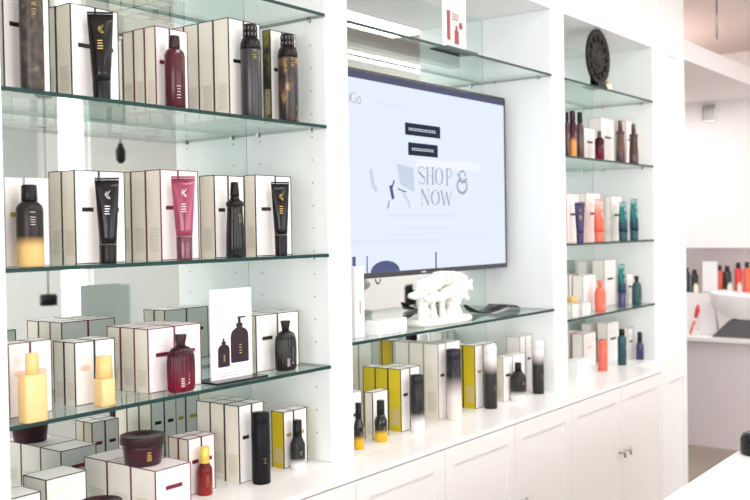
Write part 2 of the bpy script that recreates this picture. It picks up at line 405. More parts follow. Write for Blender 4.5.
def spray_can(x, y, z, dia, h, body, label, group, cap='blackcap', print_='gold', shoulder=None):
    r = dia/2; t = thing('spray_can', label, 'spray can', (x, y, z), group=group)
    b = BM(); s0 = .76
    lathe(b, [(r*.93, 0), (r, .004), (r, h*s0), (r*.96, h*(s0+.035)), (r*.84, h*(s0+.07)), (r*.70, h*(s0+.092)), (r*.66, h*(s0+.10))], 32)
    obj('body', b, body, t)
    if shoulder:
        b = BM(); lathe(b, [(r*1.006, h*(s0-.035)), (r*1.006, h*s0), (r*.968, h*(s0+.036)), (r*.848, h*(s0+.072)), (r*.708, h*(s0+.094))], 32); obj('shoulder', b, shoulder, t)
    b = BM(); lathe(b, [(r*.68, h*(s0+.10)), (r*.70, h*(s0+.108)), (r*.68, h*.975), (r*.60, h*.995), (r*.3, h)], 24)
    c = obj('cap', b, cap, t)
    b = BM()
    for k in range(12):
        a = k*PI/6
        for zz in (.89, .955):
            lathe(b, [(.0014, h*zz-.006), (.0018, h*zz), (.0014, h*zz+.003)], 6, cx=r*.68*math.cos(a), cy=r*.68*math.sin(a))
    obj('ribs', b, 'ribgrey', c)
    marks(t, r, [h*.71, h*.695, h*.66, h*.64, h*.62], print_)
    return t
def straight_can(x, y, z, dia, h, body, label, group, name='spray_can', cat='can', capf=.86):
    r = dia/2; t = thing(name, label, cat, (x, y, z), group=group)
    b = BM(); lathe(b, [(r*.95, 0), (r, .003), (r, h*.5), (r, h*capf - .0012), (r*.96, h*capf), (r*.96, h*capf+.0005), (r, h*capf+.002), (r, h*.985), (r*.92, h*.998), (r*.5, h)], 32)
    obj('body', b, body, t)
    b = BM(); lathe(b, [(r*.55, h*.999), (r*.55, h+.001), (r*.45, h+.0015)], 20); obj('cap_top', b, 'blackcap' if 'rev' not in body else 'c_pink', t)
    marks(t, r, [h*.36, h*.33, h*.30], 'gold')
    return t
def squeeze_tube(x, y, z, w, h, body, label, group, cap='blackcap', rot=-.9, print_='gold', capf=.22):
    t = thing('squeeze_tube', label, 'tube', (x, y, z), rot, group)
    b = BM(); lathe(b, [(w*.32, 0), (w*.33, .003), (w*.35, h*capf-.002), (w*.335, h*capf)], 28, sy=.9); obj('cap', b, cap, t)
    b = BM(); rings = []; n = 28
    for k in range(9):
        f = k/8; zz = h*(capf+.003) + (h*(1-capf) - .006) * f
        ax = w*(.345 + (.5-.345)*f**.9); ay = w*.33*(1-f**1.8) + .0016*f
        rings.append(ring(b, [(ax*math.cos(2*PI*i/n), ay*math.sin(2*PI*i/n), zz) for i in range(n)]))
    loft(b, rings); o = obj('body', b, body, t)
    b = BM(); bx(b, -w*.5, w*.5, -.0015, .0015, h-.0045, h); obj('crimp', b, body, t, bevel=.0004)
    b = BM()                                     # curled monogram and lines
    for s in (-1, 1):
        pts = [(w*(.02+.10*math.sin(q*PI/6+s)), 0, h*(.80+.022*s) + w*.10*math.cos(q*PI/6)) for q in range(11)]
        pts = [(px, -w*.33*(1-((pz/h-capf)/(1-capf))**1.8)-.0022, pz) for px, _, pz in pts]
        tube(b, pts, .0009, 5)
    for k in range(4):
        zc = h*(.66-.03*k); yy = -w*.33*(1-((zc/h-capf)/(1-capf))**1.8)-.0014
        bx(b, -w*.10, w*.12*random.uniform(.6, 1), yy-.0004, yy+.003, zc, zc+.0018)
    obj('lettering', b, print_, t)
    return t
def flask(x, y, z, w, dp, h, body, cap, label, group, rot=0, print_='whiteprint', flutes=22, name='flask_bottle'):
    t = thing(name, label, 'bottle', (x, y, z), rot, group)
    b = BM(); r = w/2; sy = dp/w
    lathe(b, [(r*.84, 0), (r*.95, .003), (r, h*.08), (r*1.02, h*.30), (r*1.02, h*.52), (r*.985, h*.62), (r*.88, h*.70), (r*.64, h*.765), (r*.40, h*.79), (r*.34, h*.81)], 88, sy=sy, power=2.4, flutes=flutes, famp=.028)
    obj('body', b, body, t)
    b = BM(); lathe(b, [(r*.30, h*.79), (r*.31, h*.83), (r*.33, h*.86), (r*.43, h*.985), (r*.40, h)], 24, sy=.95); obj('cap', b, cap, t)
    b = BM()
    for k in range(6):
        bx(b, r*.12, r*.12+.0022*random.uniform(.6, 1.6), -r*sy*1.03, -r*sy*.9, h*(.14+.06*k), h*(.14+.06*k)+.0045)
        bx(b, -r*.5, -r*.5+r*.5*random.uniform(.6, 1), -r*sy*1.0, -r*sy*.85, h*(.10+.028*k), h*(.10+.028*k)+.0012)
    obj('lettering', b, print_, t)
    return t
def round_bottle(x, y, z, dia, h, body, cap, label, group, prof=None, capr=.55, cap0=.80, print_='whiteprint', name='bottle', seg=32, flutes=0, marks_z=None):
    r = dia/2; t = thing(name, label, 'bottle', (x, y, z), group=group)
    s = cap0
    b = BM(); lathe(b, prof and [(r*a, h*c) for a, c in prof] or [(r*.9, 0), (r, .003), (r, h*(s-.10)), (r*.93, h*(s-.06)), (r*.7, h*(s-.02)), (r*.5, h*s)], seg if not flutes else flutes*4, flutes=flutes, famp=.03)
    obj('body', b, body, t)
    b = BM(); lathe(b, [(r*capr*.96, h*s), (r*capr, h*s+.001), (r*capr*.96, h*.985), (r*capr*.8, h)], 24); obj('cap', b, cap, t)
    marks(t, r, [h*q for q in (marks_z or (.5, .47, .44))], print_)
    return t
def spray_bottle(x, y, z, dia, h, body, label, group, flutes=16, cap='blackcap', print_='gold'):
    r = dia/2; t = thing('pump_spray_bottle', label, 'bottle', (x, y, z), .3, group)
    b = BM(); lathe(b, [(r*.92, 0), (r, .004), (r*.97, h*.25), (r*.86, h*.50), (r*.80, h*.62), (r*.84, h*.70), (r*.72, h*.735), (r*.5, h*.75)], flutes*4 if flutes else 32, flutes=flutes, famp=.035 if flutes else 0)
    obj('body', b, body, t)
    b = BM(); lathe(b, [(r*.92, h*.685), (r*.95, h*.70), (r*.93, h*.735), (r*.60, h*.76), (r*.48, h*.79), (r*.46, h*.82)], 24); obj('collar', b, cap, t)
    b = BM(); lathe(b, [(r*.50, h*.82), (r*.50, h*.84), (r*.42, h*.985), (r*.36, h)], 20); bx(b, -r*.62, 0, -.003, .003, h*.89, h*.93); obj('nozzle', b, cap, t)
    marks(t, r*.88, [h*.56, h*.53, h*.50, h*.47], print_, wide=.6)
    return t
def block_bottle(x, y, z, w, dp, h, label, group, capw=.52, cap0=.70, rot=0):
    t = thing('block_bottle', label, 'bottle', (x, y, z), rot, group)
    b = BM(); r = w/2; sy = dp/w
    lathe(b, [(r*.96, 0), (r, .003), (r, h*(cap0-.03)), (r*.95, h*(cap0-.008)), (r*.5, h*cap0)], 40, sy=sy, power=7); obj('body', b, 'yellow', t)
    b = BM(); lathe(b, [(r*capw, h*cap0), (r*capw*1.12, h*cap0+.002), (r*capw*1.02, h*.99), (r*capw*.9, h)], 8, sy=.9); obj('cap', b, 'yellowcap', t)
    return t
def masque_jar(x, y, z, dia, h, body, lid, label, group):
    r = dia/2; t = thing('masque_jar', label, 'jar', (x, y, z), group=group)
    b = BM(); lathe(b, [(r*.76, 0), (r*.80, .002), (r*.87, h*.56), (r*.90, h*.74)], 40); obj('body', b, body, t)
    b = BM(); lathe(b, [(r*.95, h*.70), (r*1.0, h*.715), (r*1.0, h*.96), (r*.985, h*.995), (r*.96, h), (r*.90, h*.98), (r*.36, h*.975), (r*.33, h*.94), (r*.2, h*.94)], 40); obj('lid', b, lid, t)
    marks(t, r*.875, [h*.20, h*.26, h*.32, h*.38, h*.46], 'gold', wide=.30, tall=.0022)
    return t
def sign(x, y, z, w, h, label, pics, group=None, rot=0, base=(.22, .09)):
    t = thing('sign_holder', label, 'sign', (x, y, z), rot, group)
    b = BM(); bx(b, -base[0]/2, base[0]/2, -base[1]/2, base[1]/2, 0, .006); obj('base', b, 'black', t, bevel=.001)
    b = BM(); bx(b, -w/2, w/2, -.002, .002, .006, .006+h); c = obj('card', b, 'card', t)
    pics(c, w, h)
    return t

# data measured for every carton group: shelf z, front y, left x, column widths, row depth, height, rows per column
CARTONS = [
 ('S1', 1.772, 1.1095, [0.0502, 0.0572], 0.045, 0.245, [1, 1], 'black', 'tall black-edged cream carton', 'behind mottled brown spray can', 'cartons on the upper left shelf'),
 ('S1', 1.772, 1.2707, [0.0639, 0.0616], 0.053, 0.2115, [2, 1], 'black', 'black-edged cream carton', 'beside black squeeze tube, upper shelf', 'cartons on the upper left shelf'),
 ('S1', 1.772, 1.5041, [0.0439, 0.056], 0.0389, 0.1984, [3, 1], 'burg', 'burgundy-edged pale carton', 'behind slim burgundy bottle', 'cartons on the upper left shelf'),
 ('S1', 1.772, 1.7443, [0.0545, 0.0611], 0.0551, 0.2586, [4, 1], 'black', 'tall black-edged cream carton', 'behind smoky grey spray can', 'cartons on the upper left shelf'),
 ('S1', 1.772, 1.8998, [0.0469, 0.0563], 0.0281, 0.2525, [1, 1], 'darkgold', 'carton with dark gold side', 'behind gold-patched spray can', 'cartons on the upper left shelf'),
 ('S2', 1.77, 1.1013, [0.0454, 0.0581], 0.05, 0.1853, [1, 1], 'goldbadge', 'gold-badged cream carton', 'behind black-to-gold bottle', 'cartons on the middle left shelf'),
 ('S2', 1.77, 1.2697, [0.0636, 0.0697], 0.0465, 0.2058, [2, 1], 'black', 'black-edged cream carton', 'beside silver-lettered black tube', 'cartons on the middle left shelf'),
 ('S2', 1.77, 1.509, [0.0546, 0.0634], 0.0532, 0.2159, [3, 1], 'burg', 'burgundy-edged pale carton', 'behind shiny pink tube', 'cartons on the middle left shelf'),
 ('S2', 1.77, 1.6827, [0.0475, 0.0564], 0.0537, 0.2095, [1, 1], 'black', 'black-edged cream carton', 'behind black pump spray bottle', 'cartons on the middle left shelf'),
 ('S2', 1.77, 1.8299, [0.0775, 0.0617], 0.0409, 0.2149, [1, 1], 'black', 'black-edged cream carton', 'behind rightmost black tube, middle shelf', 'cartons on the middle left shelf'),
 ('S3', 1.777, 1.1061, [0.0504, 0.0507], 0.045, 0.1538, [1, 1], 'peach', 'brown-edged pale carton', 'behind peach yellow block bottle', 'cartons on the lower left shelf'),
 ('S3', 1.778, 1.2661, [0.0514, 0.0544], 0.0381, 0.1398, [2, 2], 'brown', 'black-edged pale carton', 'behind small square yellow bottle', 'cartons on the lower left shelf'),
 ('S3', 1.769, 1.4609, [0.0804, 0.084], 0.0496, 0.1518, [3, 3], 'burg', 'burgundy-edged pale carton', 'behind burgundy fluted flask', 'cartons on the lower left shelf'),
 ('S3', 1.784, 1.8368, [0.0836, 0.0853], 0.045, 0.1526, [2, 2], 'black', 'black-edged cream carton', 'behind smoky black fluted flask', 'cartons on the lower left shelf'),
 ('W', 1.815, 1.212, [0.104], 0.085, 0.1185, [1], 'jarboxb', 'squat cream carton with thin black edges', 'left end of worktop', 'square jar cartons on the worktop'),
 ('W', 1.76, 1.068, [0.095], 0.075, 0.115, [1], 'jarboxb', 'squat cream carton', 'lowest in the bottom left corner', 'square jar cartons on the worktop'),
 ('W', 1.704, 1.42, [0.106], 0.086, 0.11, [3], 'jarbox', 'squat pale carton with burgundy edges', 'under the burgundy jar', 'square jar cartons on the worktop'),
 ('W', 1.785, 1.5922, [0.0431, 0.0445], 0.0356, 0.1402, [2, 2], 'burg', 'small burgundy-edged pale carton', 'behind red serum bottle', 'cartons on the worktop, left bay'),
 ('W', 1.761, 1.7438, [0.0468, 0.0438], 0.052, 0.2016, [3, 3], 'black', 'tall black-edged cream carton', 'behind plain black can', 'cartons on the worktop, left bay'),
 ('W', 1.77, 1.9224, [0.041, 0.0544], 0.0449, 0.1551, [1, 1], 'gold', 'gold-sided white carton', 'behind dropper bottle, left bay', 'cartons on the worktop, left bay'),
 ('W', 1.775, 2.2072, [0.0688], 0.035, 0.1647, [1], 'plain', 'small white carton', 'partly behind the post, middle bay', 'cartons on the worktop under the television'),
 ('W', 1.785, 2.3449, [0.0801], 0.0318, 0.1467, [1], 'black', 'small black-edged white carton', 'behind second amber dropper bottle', 'cartons on the worktop under the television'),
 ('W', 1.775, 2.4821, [0.0506, 0.0572], 0.0502, 0.2017, [3, 2], 'goldblack', 'gold-sided black-edged carton', 'left of frosted black can', 'cartons on the worktop under the television'),
 ('W', 1.78, 2.7099, [0.0474, 0.0904], 0.0596, 0.259, [3, 1], 'plain', 'tall white carton', 'behind black-to-blush can', 'cartons on the worktop under the television'),
 ('W', 1.778, 2.9459, [0.0569, 0.093], 0.0507, 0.2271, [2, 1], 'gold', 'tall gold-sided white carton', 'behind blush-to-black can', 'cartons on the worktop under the television'),
 ('W', 1.762, 3.121, [0.0713, 0.0979], 0.035, 0.1669, [1, 1], 'plain', 'short white carton', 'behind round black bottle', 'cartons on the worktop under the television'),
 ('W', 1.8, 3.3247, [0.044, 0.0519], 0.06, 0.222, [1, 1], 'plain', 'tall pale white carton', 'behind rightmost black-to-blush can', 'cartons on the worktop under the television'),
 ('T2', 1.79, 3.9149, [0.1146], 0.05, 0.1481, [1], 'plain', 'small white carton', 'left of tiny dark bottle, right bay', 'cartons on the second shelf, right bay'),
 ('T2', 1.8, 4.1146, [0.1523], 0.06, 0.2096, [1], 'plain', 'tall cream carton', 'left of brown pump spray, right bay', 'cartons on the second shelf, right bay'),
 ('T2', 1.8, 4.4116, [0.0735], 0.05, 0.2204, [1], 'pinkedge', 'slim pink-tinged carton', 'between two brown sprays, right bay', 'cartons on the second shelf, right bay'),
 ('T3', 1.79, 3.7327, [0.1218], 0.05, 0.209, [1], 'pinkedge', 'pink-edged white carton', 'behind purple tube, right bay', 'cartons on the third shelf, right bay'),
 ('T3', 1.79, 3.9274, [0.1479], 0.05, 0.2153, [1], 'pinkedge', 'pink-edged white carton', 'behind coral tube, right bay', 'cartons on the third shelf, right bay'),
 ('T3', 1.79, 4.1994, [0.1278], 0.0304, 0.2072, [1], 'plain', 'cream carton', 'behind left teal tube, right bay', 'cartons on the third shelf, right bay'),
 ('T4', 1.93, 4.2366, [0.113], 0.05, 0.2116, [1], 'plain', 'tall cream carton', 'at rear behind small cartons, right bay', 'cartons on the lowest shelf, right bay'),
 ('T4', 1.84, 4.2269, [0.1393], 0.06, 0.2171, [1], 'plain', 'tall cream carton', 'between coral flask and teal tube', 'cartons on the lowest shelf, right bay'),
 ('T4', 1.84, 3.8517, [0.1002], 0.05, 0.1644, [1], 'peach', 'pale carton with brown edges', 'left end, behind tiny white cartons', 'cartons on the lowest shelf, right bay'),
 ('T4', 1.785, 3.8754, [0.1347], 0.05, 0.1619, [1], 'plainnb', 'plain pale carton', 'left of coral flask, lowest shelf', 'cartons on the lowest shelf, right bay'),
 ('T4', 1.785, 4.36, [0.079], 0.045, 0.146, [1], 'plain', 'slim white carton', 'between teal tube and teal flask', 'cartons on the lowest shelf, right bay'),
 ('T4', 1.728, 3.6421, [0.0658], 0.03, 0.0559, [1], 'plainnb', 'tiny white carton', 'left of pair, lowest right-bay shelf', 'cartons on the lowest shelf, right bay'),
 ('T4', 1.728, 3.7385, [0.0887], 0.03, 0.0533, [1], 'plainnb', 'tiny white carton', 'right of pair, lowest right-bay shelf', 'cartons on the lowest shelf, right bay'),
 ('W', 1.93, 4.0379, [0.1216], 0.05, 0.1616, [1], 'pinkedge', 'pink-edged pale carton', 'rear left, right bay worktop', 'cartons on the worktop, right bay'),
 ('W', 1.86, 4.0307, [0.1402], 0.055, 0.1613, [1], 'peach', 'brown-edged pale carton', 'behind dotted white box', 'cartons on the worktop, right bay'),
 ('W', 1.93, 4.2732, [0.1743], 0.05, 0.1823, [1], 'plain', 'tall cream carton', 'rear, left of coral bottle', 'cartons on the worktop, right bay'),
 ('W', 1.85, 4.276, [0.1416], 0.05, 0.1904, [1], 'plain', 'tall cream carton', 'between coral and dark teal bottles', 'cartons on the worktop, right bay'),
 ('W', 1.81, 4.432, [0.0668], 0.05, 0.1495, [1], 'plain', 'slim white carton', 'left of navy dropper bottle', 'cartons on the worktop, right bay'),
]
pos = {(0,0): 'front left', (1,0): 'front right', (0,1): 'second row left', (1,1): 'second row right', (0,2): 'third row left', (1,2): 'third row right', (0,3): 'rearmost left', (1,3): 'rearmost right'}
SURF = {'S1': S1, 'S2': S2, 'S3': S3, 'W': TOP, 'T2': T2, 'T3': T3, 'T4': T4}
for (s, y, x, ws, d, h, rows, style, look, mark, grp) in CARTONS:
    xx = x
    many = len(ws) * max(rows) > 1
    for c, w in enumerate(ws):
        for r in range(rows[c]):
            jx = random.uniform(-.0006, .0006) if r else 0
            p = pos[(c, r)] if many else ''
            if many and len(ws) == 1: p = {0: 'foremost', 1: 'second', 2: 'third', 3: 'rearmost'}[r]
            lab = (look + ', ' + (p + ' ' if p else '') + mark)
            carton(xx + jx, y + r * (d + .0012), SURF[s], w, d, h - random.uniform(0, .001), style, lab, grp)
        xx += w + .0012

# ------------------------------------------------------------------ products in the left bay
g1, g2, g3, g4 = 'hair products on the upper left shelf', 'hair products on the middle left shelf', 'hair products on the lower left shelf', 'hair products on the worktop, left bay'
spray_can(1.150, 1.735, S1, .047, .250, 'brownmottle', 'mottled brown tall spray can at far left, cut by the frame top', g1)
squeeze_tube(1.322, 1.737, S1, .056, .194, 'black', 'black crimped squeeze tube with gold monogram, upper left shelf', g1, rot=-.75)
round_bottle(1.531, 1.736, S1, .048, .173, 'burg', 'burgcap', 'slim burgundy bottle with dark cap, upper left shelf', g1, capr=.56, cap0=.83, marks_z=(.78, .76, .30, .26, .22, .18, .14))
spray_can(1.787, 1.736, S1, .053, .242, 'smoke', 'smoky grey striped spray can with black cap, upper left shelf', g1, shoulder='blackcap')
spray_can(1.929, 1.736, S1, .054, .239, 'harlequin', 'dark spray can with gold patches, right end of upper left shelf', g1, shoulder='blackcap')

squat = lambda *a, **k: round_bottle(*a, **k)
t = round_bottle(1.134, 1.732, S2, .053, .167, 'o_gold', 'blackcap', 'black fading to gold bottle, left end of middle left shelf', g2, capr=.60, cap0=.80, print_='silver', marks_z=(.66, .60, .57, .54, .51))
squeeze_tube(1.327, 1.733, S2, .052, .188, 'black', 'black crimped squeeze tube with silver monogram, middle left shelf', g2, rot=-.7, print_='silver')
squeeze_tube(1.547, 1.733, S2, .056, .199, 'pinktube', 'shiny pink squeeze tube with dark burgundy cap, middle left shelf', g2, cap='pinkcap', rot=-.7, print_='whiteprint', capf=.28)
spray_bottle(1.716, 1.732, S2, .047, .190, 'black', 'black ribbed pump spray bottle with gold print, middle left shelf', g2)
squeeze_tube(1.886, 1.733, S2, .049, .196, 'black', 'black squeeze tube with gold emblem, right end of middle left shelf', g2, rot=-.65, capf=.28)

block_bottle(1.118, 1.712, S3, .050, .036, .138, 'peach yellow block bottle with hexagonal cap, left end of lower left shelf', g3)
block_bottle(1.311, 1.736, S3, .036, .036, .109, 'small peach yellow square bottle, second from left on lower left shelf', g3, capw=.98, cap0=.55)
flask(1.527, 1.731, S3, .071, .042, .135, 'burgflask', 'burgcap', 'translucent burgundy fluted flask with flared cap, lower left shelf', g3)
flask(1.912, 1.747, S3, .064, .042, .134, 'blackflask', 'blackcap', 'smoky black fluted flask with flared cap, right end of lower left shelf', g3)

def strip(bm, w, zs, h_, y=-.0024, x0=-.36):
    for z, q in zs: bx(bm, x0*w, (x0+q)*w, y, -.0019, z, z+h_)
def pics_big(card, w, h):
    b = BM(); strip(b, w, [(h*.93, .62), (h*.885, .72), (h*.84, .70), (h*.795, .66), (h*.75, .70), (h*.70, .74), (h*.64, .10)], .0016); obj('printed_text', b, 'pinktext', card)
    b = BM(); strip(b, w, [(h*.085, .62), (h*.055, .5)], .0016); obj('printed_text', b, 'pinktext', card)
    def pic(cx, z0, ww, hh, pump):
        b = BM(); pr = [(.42, 0), (.48, .01), (.5, .04), (.5, .58), (.47, .66), (.38, .73), (.20, .78), (.13, .80), (.18, .81), (.18, .88), (.08, .89), (.07, 1)]
        L = [(cx - a*ww, z0 + c*hh) for a, c in pr]; R = [(cx + a*ww, z0 + c*hh) for a, c in reversed(pr)]
        A = ring(b, [(px, -.0026, pz) for px, pz in L + R]); B = ring(b, [(px, -.0019, pz) for px, pz in L + R]); loft(b, [A, B], smooth=False)
        if pump: bx(b, cx-.10*ww, cx+.36*ww, -.0026, -.0019, z0+hh, z0+hh*1.035)
        o = obj('printed_bottle', b, 'picplum', card)
        b = BM()
        for k in range(4): bx(b, cx-.03*ww, cx+.10*ww, -.0030, -.0025, z0+hh*(.20+.06*k), z0+hh*(.20+.06*k)+.002)
        obj('printed_mark', b, 'gold', o)
    pic(w*.19, h*.19, w*.44, h*.50, True); pic(-w*.20, h*.16, w*.28, h*.32, False)
sign(1.712, 1.75, S3, .140, .226, 'tall white product sign picturing two dark bottles, on black base', pics_big, rot=-.03, base=(.175, .085))

# worktop, left bay
masque_jar(1.452, 1.785, TOP+.1105, .104, .068, 'jarplum', 'burgcap', 'burgundy masque jar with domed lid sitting on pale cartons', g4)
masque_jar(1.230, 1.650, TOP, .088, .096, 'jarplum', 'burgcap', 'brown lidded jar at the bottom edge of the frame', g4)
round_bottle(1.626, 1.764, TOP, .037, .119, 'redamber', 'goldcap', 'small red serum bottle with yellow gold cap, on the worktop', g4, capr=.66, cap0=.66, print_='gold', marks_z=(.42, .38, .34, .3, .26, .2), prof=[(.9, 0), (1, .02), (1, .50), (.95, .56), (.7, .63), (.6, .66)])
straight_can(1.783, 1.722, TOP, .047, .183, 'blacksoft', 'tall plain black can standing on the worktop, left bay', g4)
def dropper(x, y, z, dia, h, m, label, g): return round_bottle(x, y, z, dia, h, m, 'blackcap', label, g, name='dropper_bottle', capr=.62, cap0=.66, print_='gold', prof=[(.94, 0), (1, .03), (1, .46), (.95, .52), (.68, .62), (.6, .66)], marks_z=(.33, .30, .36))
dropper(1.950, 1.745, TOP, .042, .133, 'o_white', 'black dropper bottle fading to frosted white, right end of left bay worktop', g4)

# worktop, middle bay
g5 = 'hair products on the worktop under the television'
dropper(2.2221, 1.745, TOP, 0.0296, 0.1378, 'o_amber', 'black dropper bottle with amber base beside the middle post', g5)
dropper(2.3419, 1.752, TOP, 0.0399, 0.127, 'o_amber', 'second black dropper bottle with amber base, under television', g5)
straight_can(2.5209, 1.738, TOP, 0.0449, 0.1829, 'o_white', 'black can with frosted white bottom right of gold-sided cartons', g5)
straight_can(2.7473, 1.742, TOP, 0.051, 0.2402, 'o_pinkish', 'tall black can fading to blush below, under television', g5)
straight_can(2.9924, 1.742, TOP, 0.0468, 0.2279, 'o_rev', 'tall can fading from blush top to black bottom', g5)
round_bottle(3.1865, 1.735, TOP, 0.0602, 0.1422, 'o_white', 'blackcap', 'round-shouldered black bottle with pale bottom, under television', g5, capr=.42, cap0=.78, prof=[(.9, 0), (1, .03), (1, .58), (.92, .66), (.6, .74), (.4, .78)], print_='gold')
straight_can(3.358, 1.74, TOP, 0.0449, 0.2051, 'o_rev', 'rightmost blush-to-black can at the end of the middle bay', g5)

# glass shelf under the television
def lumpy(bm, c, r, sq, seed):
    rnd = random.Random(seed); n = 10; m_ = 7; rings = []
    for j in range(m_):
        th = PI*(j+.5)/m_; rings.append(ring(bm, [(c[0]+sq[0]*r*math.sin(th)*math.cos(2*PI*i/n)*rnd.uniform(.86, 1.14), c[1]+sq[1]*r*math.sin(th)*math.sin(2*PI*i/n)*rnd.uniform(.86, 1.14), c[2]-sq[2]*r*math.cos(th)) for i in range(n)]))
    loft(bm, rings)
ct = thing('coral_sculpture', 'white branching coral sculpture on a flat base under the television', 'ornament', (2.742, 1.792, V2), 0)
ct.scale = (1.10, .95, 1.03)
b = BM(); lathe(b, [(.098, 0), (.108, .004), (.108, .014), (.100, .020)], 40, sx=1.35, sy=.62, power=3); obj('base', b, 'whitecoral', ct)
b = BM()
rnd = random.Random(5)
for cx, hh, rr in ((-.088, .10, .021), (-.035, .12, .014), (.018, .115, .013), (.07, .11, .022), (.105, .095, .016)):   # stalks
    tube(b, [(cx, 0, .012), (cx*1.0, .005, hh*.5), (cx*1.05, 0, hh)], [rr*1.2, rr*.8, rr*1.25], 10)
for k, (cx, cy, cz, rr, sq) in enumerate([(-.075, 0, .125, .048, (1.1, .9, .55)), (-.13, .0, .100, .026, (1.4, .9, .5)), (-.03, .005, .135, .045, (1, .9, .5)), (.03, .01, .150, .050, (1.15, .9, .42)),
      (.085, 0, .142, .046, (1.2, .9, .5)), (.11, 0, .110, .044, (1.15, .9, .45)), (.05, -.01, .105, .040, (1.2, .9, .45)), (-.06, -.015, .085, .034, (1.3, .8, .4)), (.0, 0, .095, .030, (1.2, .8, .4)), (-.09, 0, .045, .024, (1, .8, 1.2)), (.075, 0, .035, .028, (1.2, .8, .9))]):
    lumpy(b, (cx, cy, cz), rr, sq, k)
for k in range(95):                                                              # small nubs along the rims
    a = rnd.uniform(0, 2*PI); q = rnd.random()
    cx = rnd.uniform(-.12, .14); top = .165 - abs(cx-.03)*.30 if q > .35 else rnd.uniform(.075, .14)
    lumpy(b, (cx, rnd.uniform(-.045, .02) if q > .35 else -.035, top), rnd.uniform(.007, .013), (1, 1, .8), 100+k)
co = obj('branches', b, 'whitecoral', ct)
rm = co.modifiers.new('remesh', 'REMESH'); rm.mode = 'VOXEL'; rm.voxel_size = .0035; rm.use_smooth_shade = True
tx = bpy.data.textures.new('coral_tex', 'CLOUDS'); tx.noise_scale = .012
dm = co.modifiers.new('bump', 'DISPLACE'); dm.texture = tx; dm.strength = .007; dm.mid_level = .5

b = BM(); A = []
prof = [(-.16, .036, .006), (-.135, .022, .014), (-.10, .008, .026), (-.05, .004, .030), (0, .010, .034), (.05, .024, .046), (.11, .016, .046), (.16, .0045, .022)]
rings = []
for px, pz, wy in prof: rings.append(ring(b, [(px, -wy, pz), (px, wy, pz), (px, wy, pz+.007), (px, -wy, pz+.007)]))
loft(b, rings, smooth=True)
tag(obj('shallow_tray', b, 'black', loc=(3.19, 1.850, V2 - .0035), rotz=-.12), 'small black curved tray on the glass shelf right of white coral', 'tray')
t = thing('white_box', 'upright white box beside left post on glass shelf under television', 'box', (2.235, 1.76, V2))
b = BM(); bx(b, 0, .045, 0, .045, 0, .212); obj('body', b, 'card', t, bevel=.002)
b = BM(); bx(b, .020, .027, -.0006, .0003, .070, .110); obj('mark', b, 't_grey', t)
b = BM(); bx(b, 0, .155, 0, .05, 0, .044)
tag(obj('low_white_box', b, 'card', loc=(2.315, 1.735, V2), rotz=.02, bevel=.002), 'low white box lying on the glass shelf left of white coral', 'box')

# sign on the shelf above the television
def pics_small(card, w, h):
    b = BM(); bx(b, -.30*w, .28*w, -.0024, -.0019, .10*h+.006, .62*h); p = obj('picture', b, 'picbg', card)
    b = BM(); bx(b, -.34*w, -.20*w, -.0030, -.0023, .16*h, .60*h); bx(b, -.01*w, .17*w, -.0030, -.0023, .12*h, .33*h); bx(b, .03*w, .12*w, -.0030, -.0023, .33*h, .40*h)
    lathe(b, [(.0, .36*h), (.011, .37*h), (.013, .42*h), (.009, .46*h), (0.001, .47*h)], 10, sy=.05, cx=.27*w, cy=-.0027); obj('printed_bottles', b, 'picred', p)
    b = BM(); strip(b, w, [(h*.56, .30), (h*.52, .30), (h*.48, .28)], .003, x0=-.12); obj('printed_text', b, 'picpink', p)
sign(2.775, 1.738, V1, .145, .225, 'small white sign with red product picture above the television', pics_small, base=(.19, .075))

# ------------------------------------------------------------------ television
TX0, TX1, TZ0, TZ1, TY = 2.19, 3.383, -.156, .520, 1.885
tv = thing('television', 'wall-mounted flat television showing a pale blue web page', 'television', ((TX0+TX1)/2, 1.95, TZ0))
toff = -tv.location
def TVp(name, b, m, par=None):
    o = obj(name, b, m, par or tv)
    if par is None: o.location = toff
    return o
b = BM(); bx(b, TX0, TX1, TY+.004, TY+.045, TZ0, TZ1); bx(b, 2.5, 3.1, TY+.045, BACK-.001, -.05, .4)
TVp('housing', b, 'tvframe')
b = BM(); f_ = .009
bx(b, TX0, TX0+f_, TY, TY+.005, TZ0, TZ1); bx(b, TX1-f_, TX1, TY, TY+.005, TZ0, TZ1)
bx(b, TX0+f_, TX1-f_, TY, TY+.005, TZ1-f_, TZ1); bx(b, TX0+f_, TX1-f_, TY, TY+.005, TZ0, TZ0+.018)
TVp('bezel', b, 'tvframe')
b = BM(); bx(b, TX0+f_, TX1-f_, TY+.002, TY+.004, TZ0+.018, TZ1-f_); scr = TVp('screen', b, 'screen')
SY = TY + .002
def flat(b, x0, x1, z0, z1, lay=1): bx(b, x0, x1, SY-.0002*lay, SY, z0, z1)
def S_(name, b, m): return TVp(name, b, m, scr)
b = BM(); flat(b, TX0+f_, TX1-f_, .489, TZ1-f_); S_('header_bar', b, 'scr_head')
b = BM(); flat(b, 2.75, 3.18, .221, .247); flat(b, 3.0, 3.18, .245, .252); S_('white_block', b, 'scr_white')
for x0, x1, z0, z1 in ((2.688, 2.908, .327, .369), (2.705, 2.890, .258, .302)):
    b = BM(); flat(b, x0, x1, z0, z1, 2); bt = S_('button', b, 'scr_dark')
    b = BM(); xx = x0 + .022
    while xx < x1 - .028:
        q = random.uniform(.006, .011); zc = (z0+z1)/2
        flat(b, xx, xx+q, zc-.0045, zc-.0025, 3); flat(b, xx, xx+.0022, zc-.0045, zc+.0045, 3); flat(b, xx, xx+q, zc+.002, zc+.004, 3); xx += q + .003
    TVp('button_text', b, 'scr_white', bt)
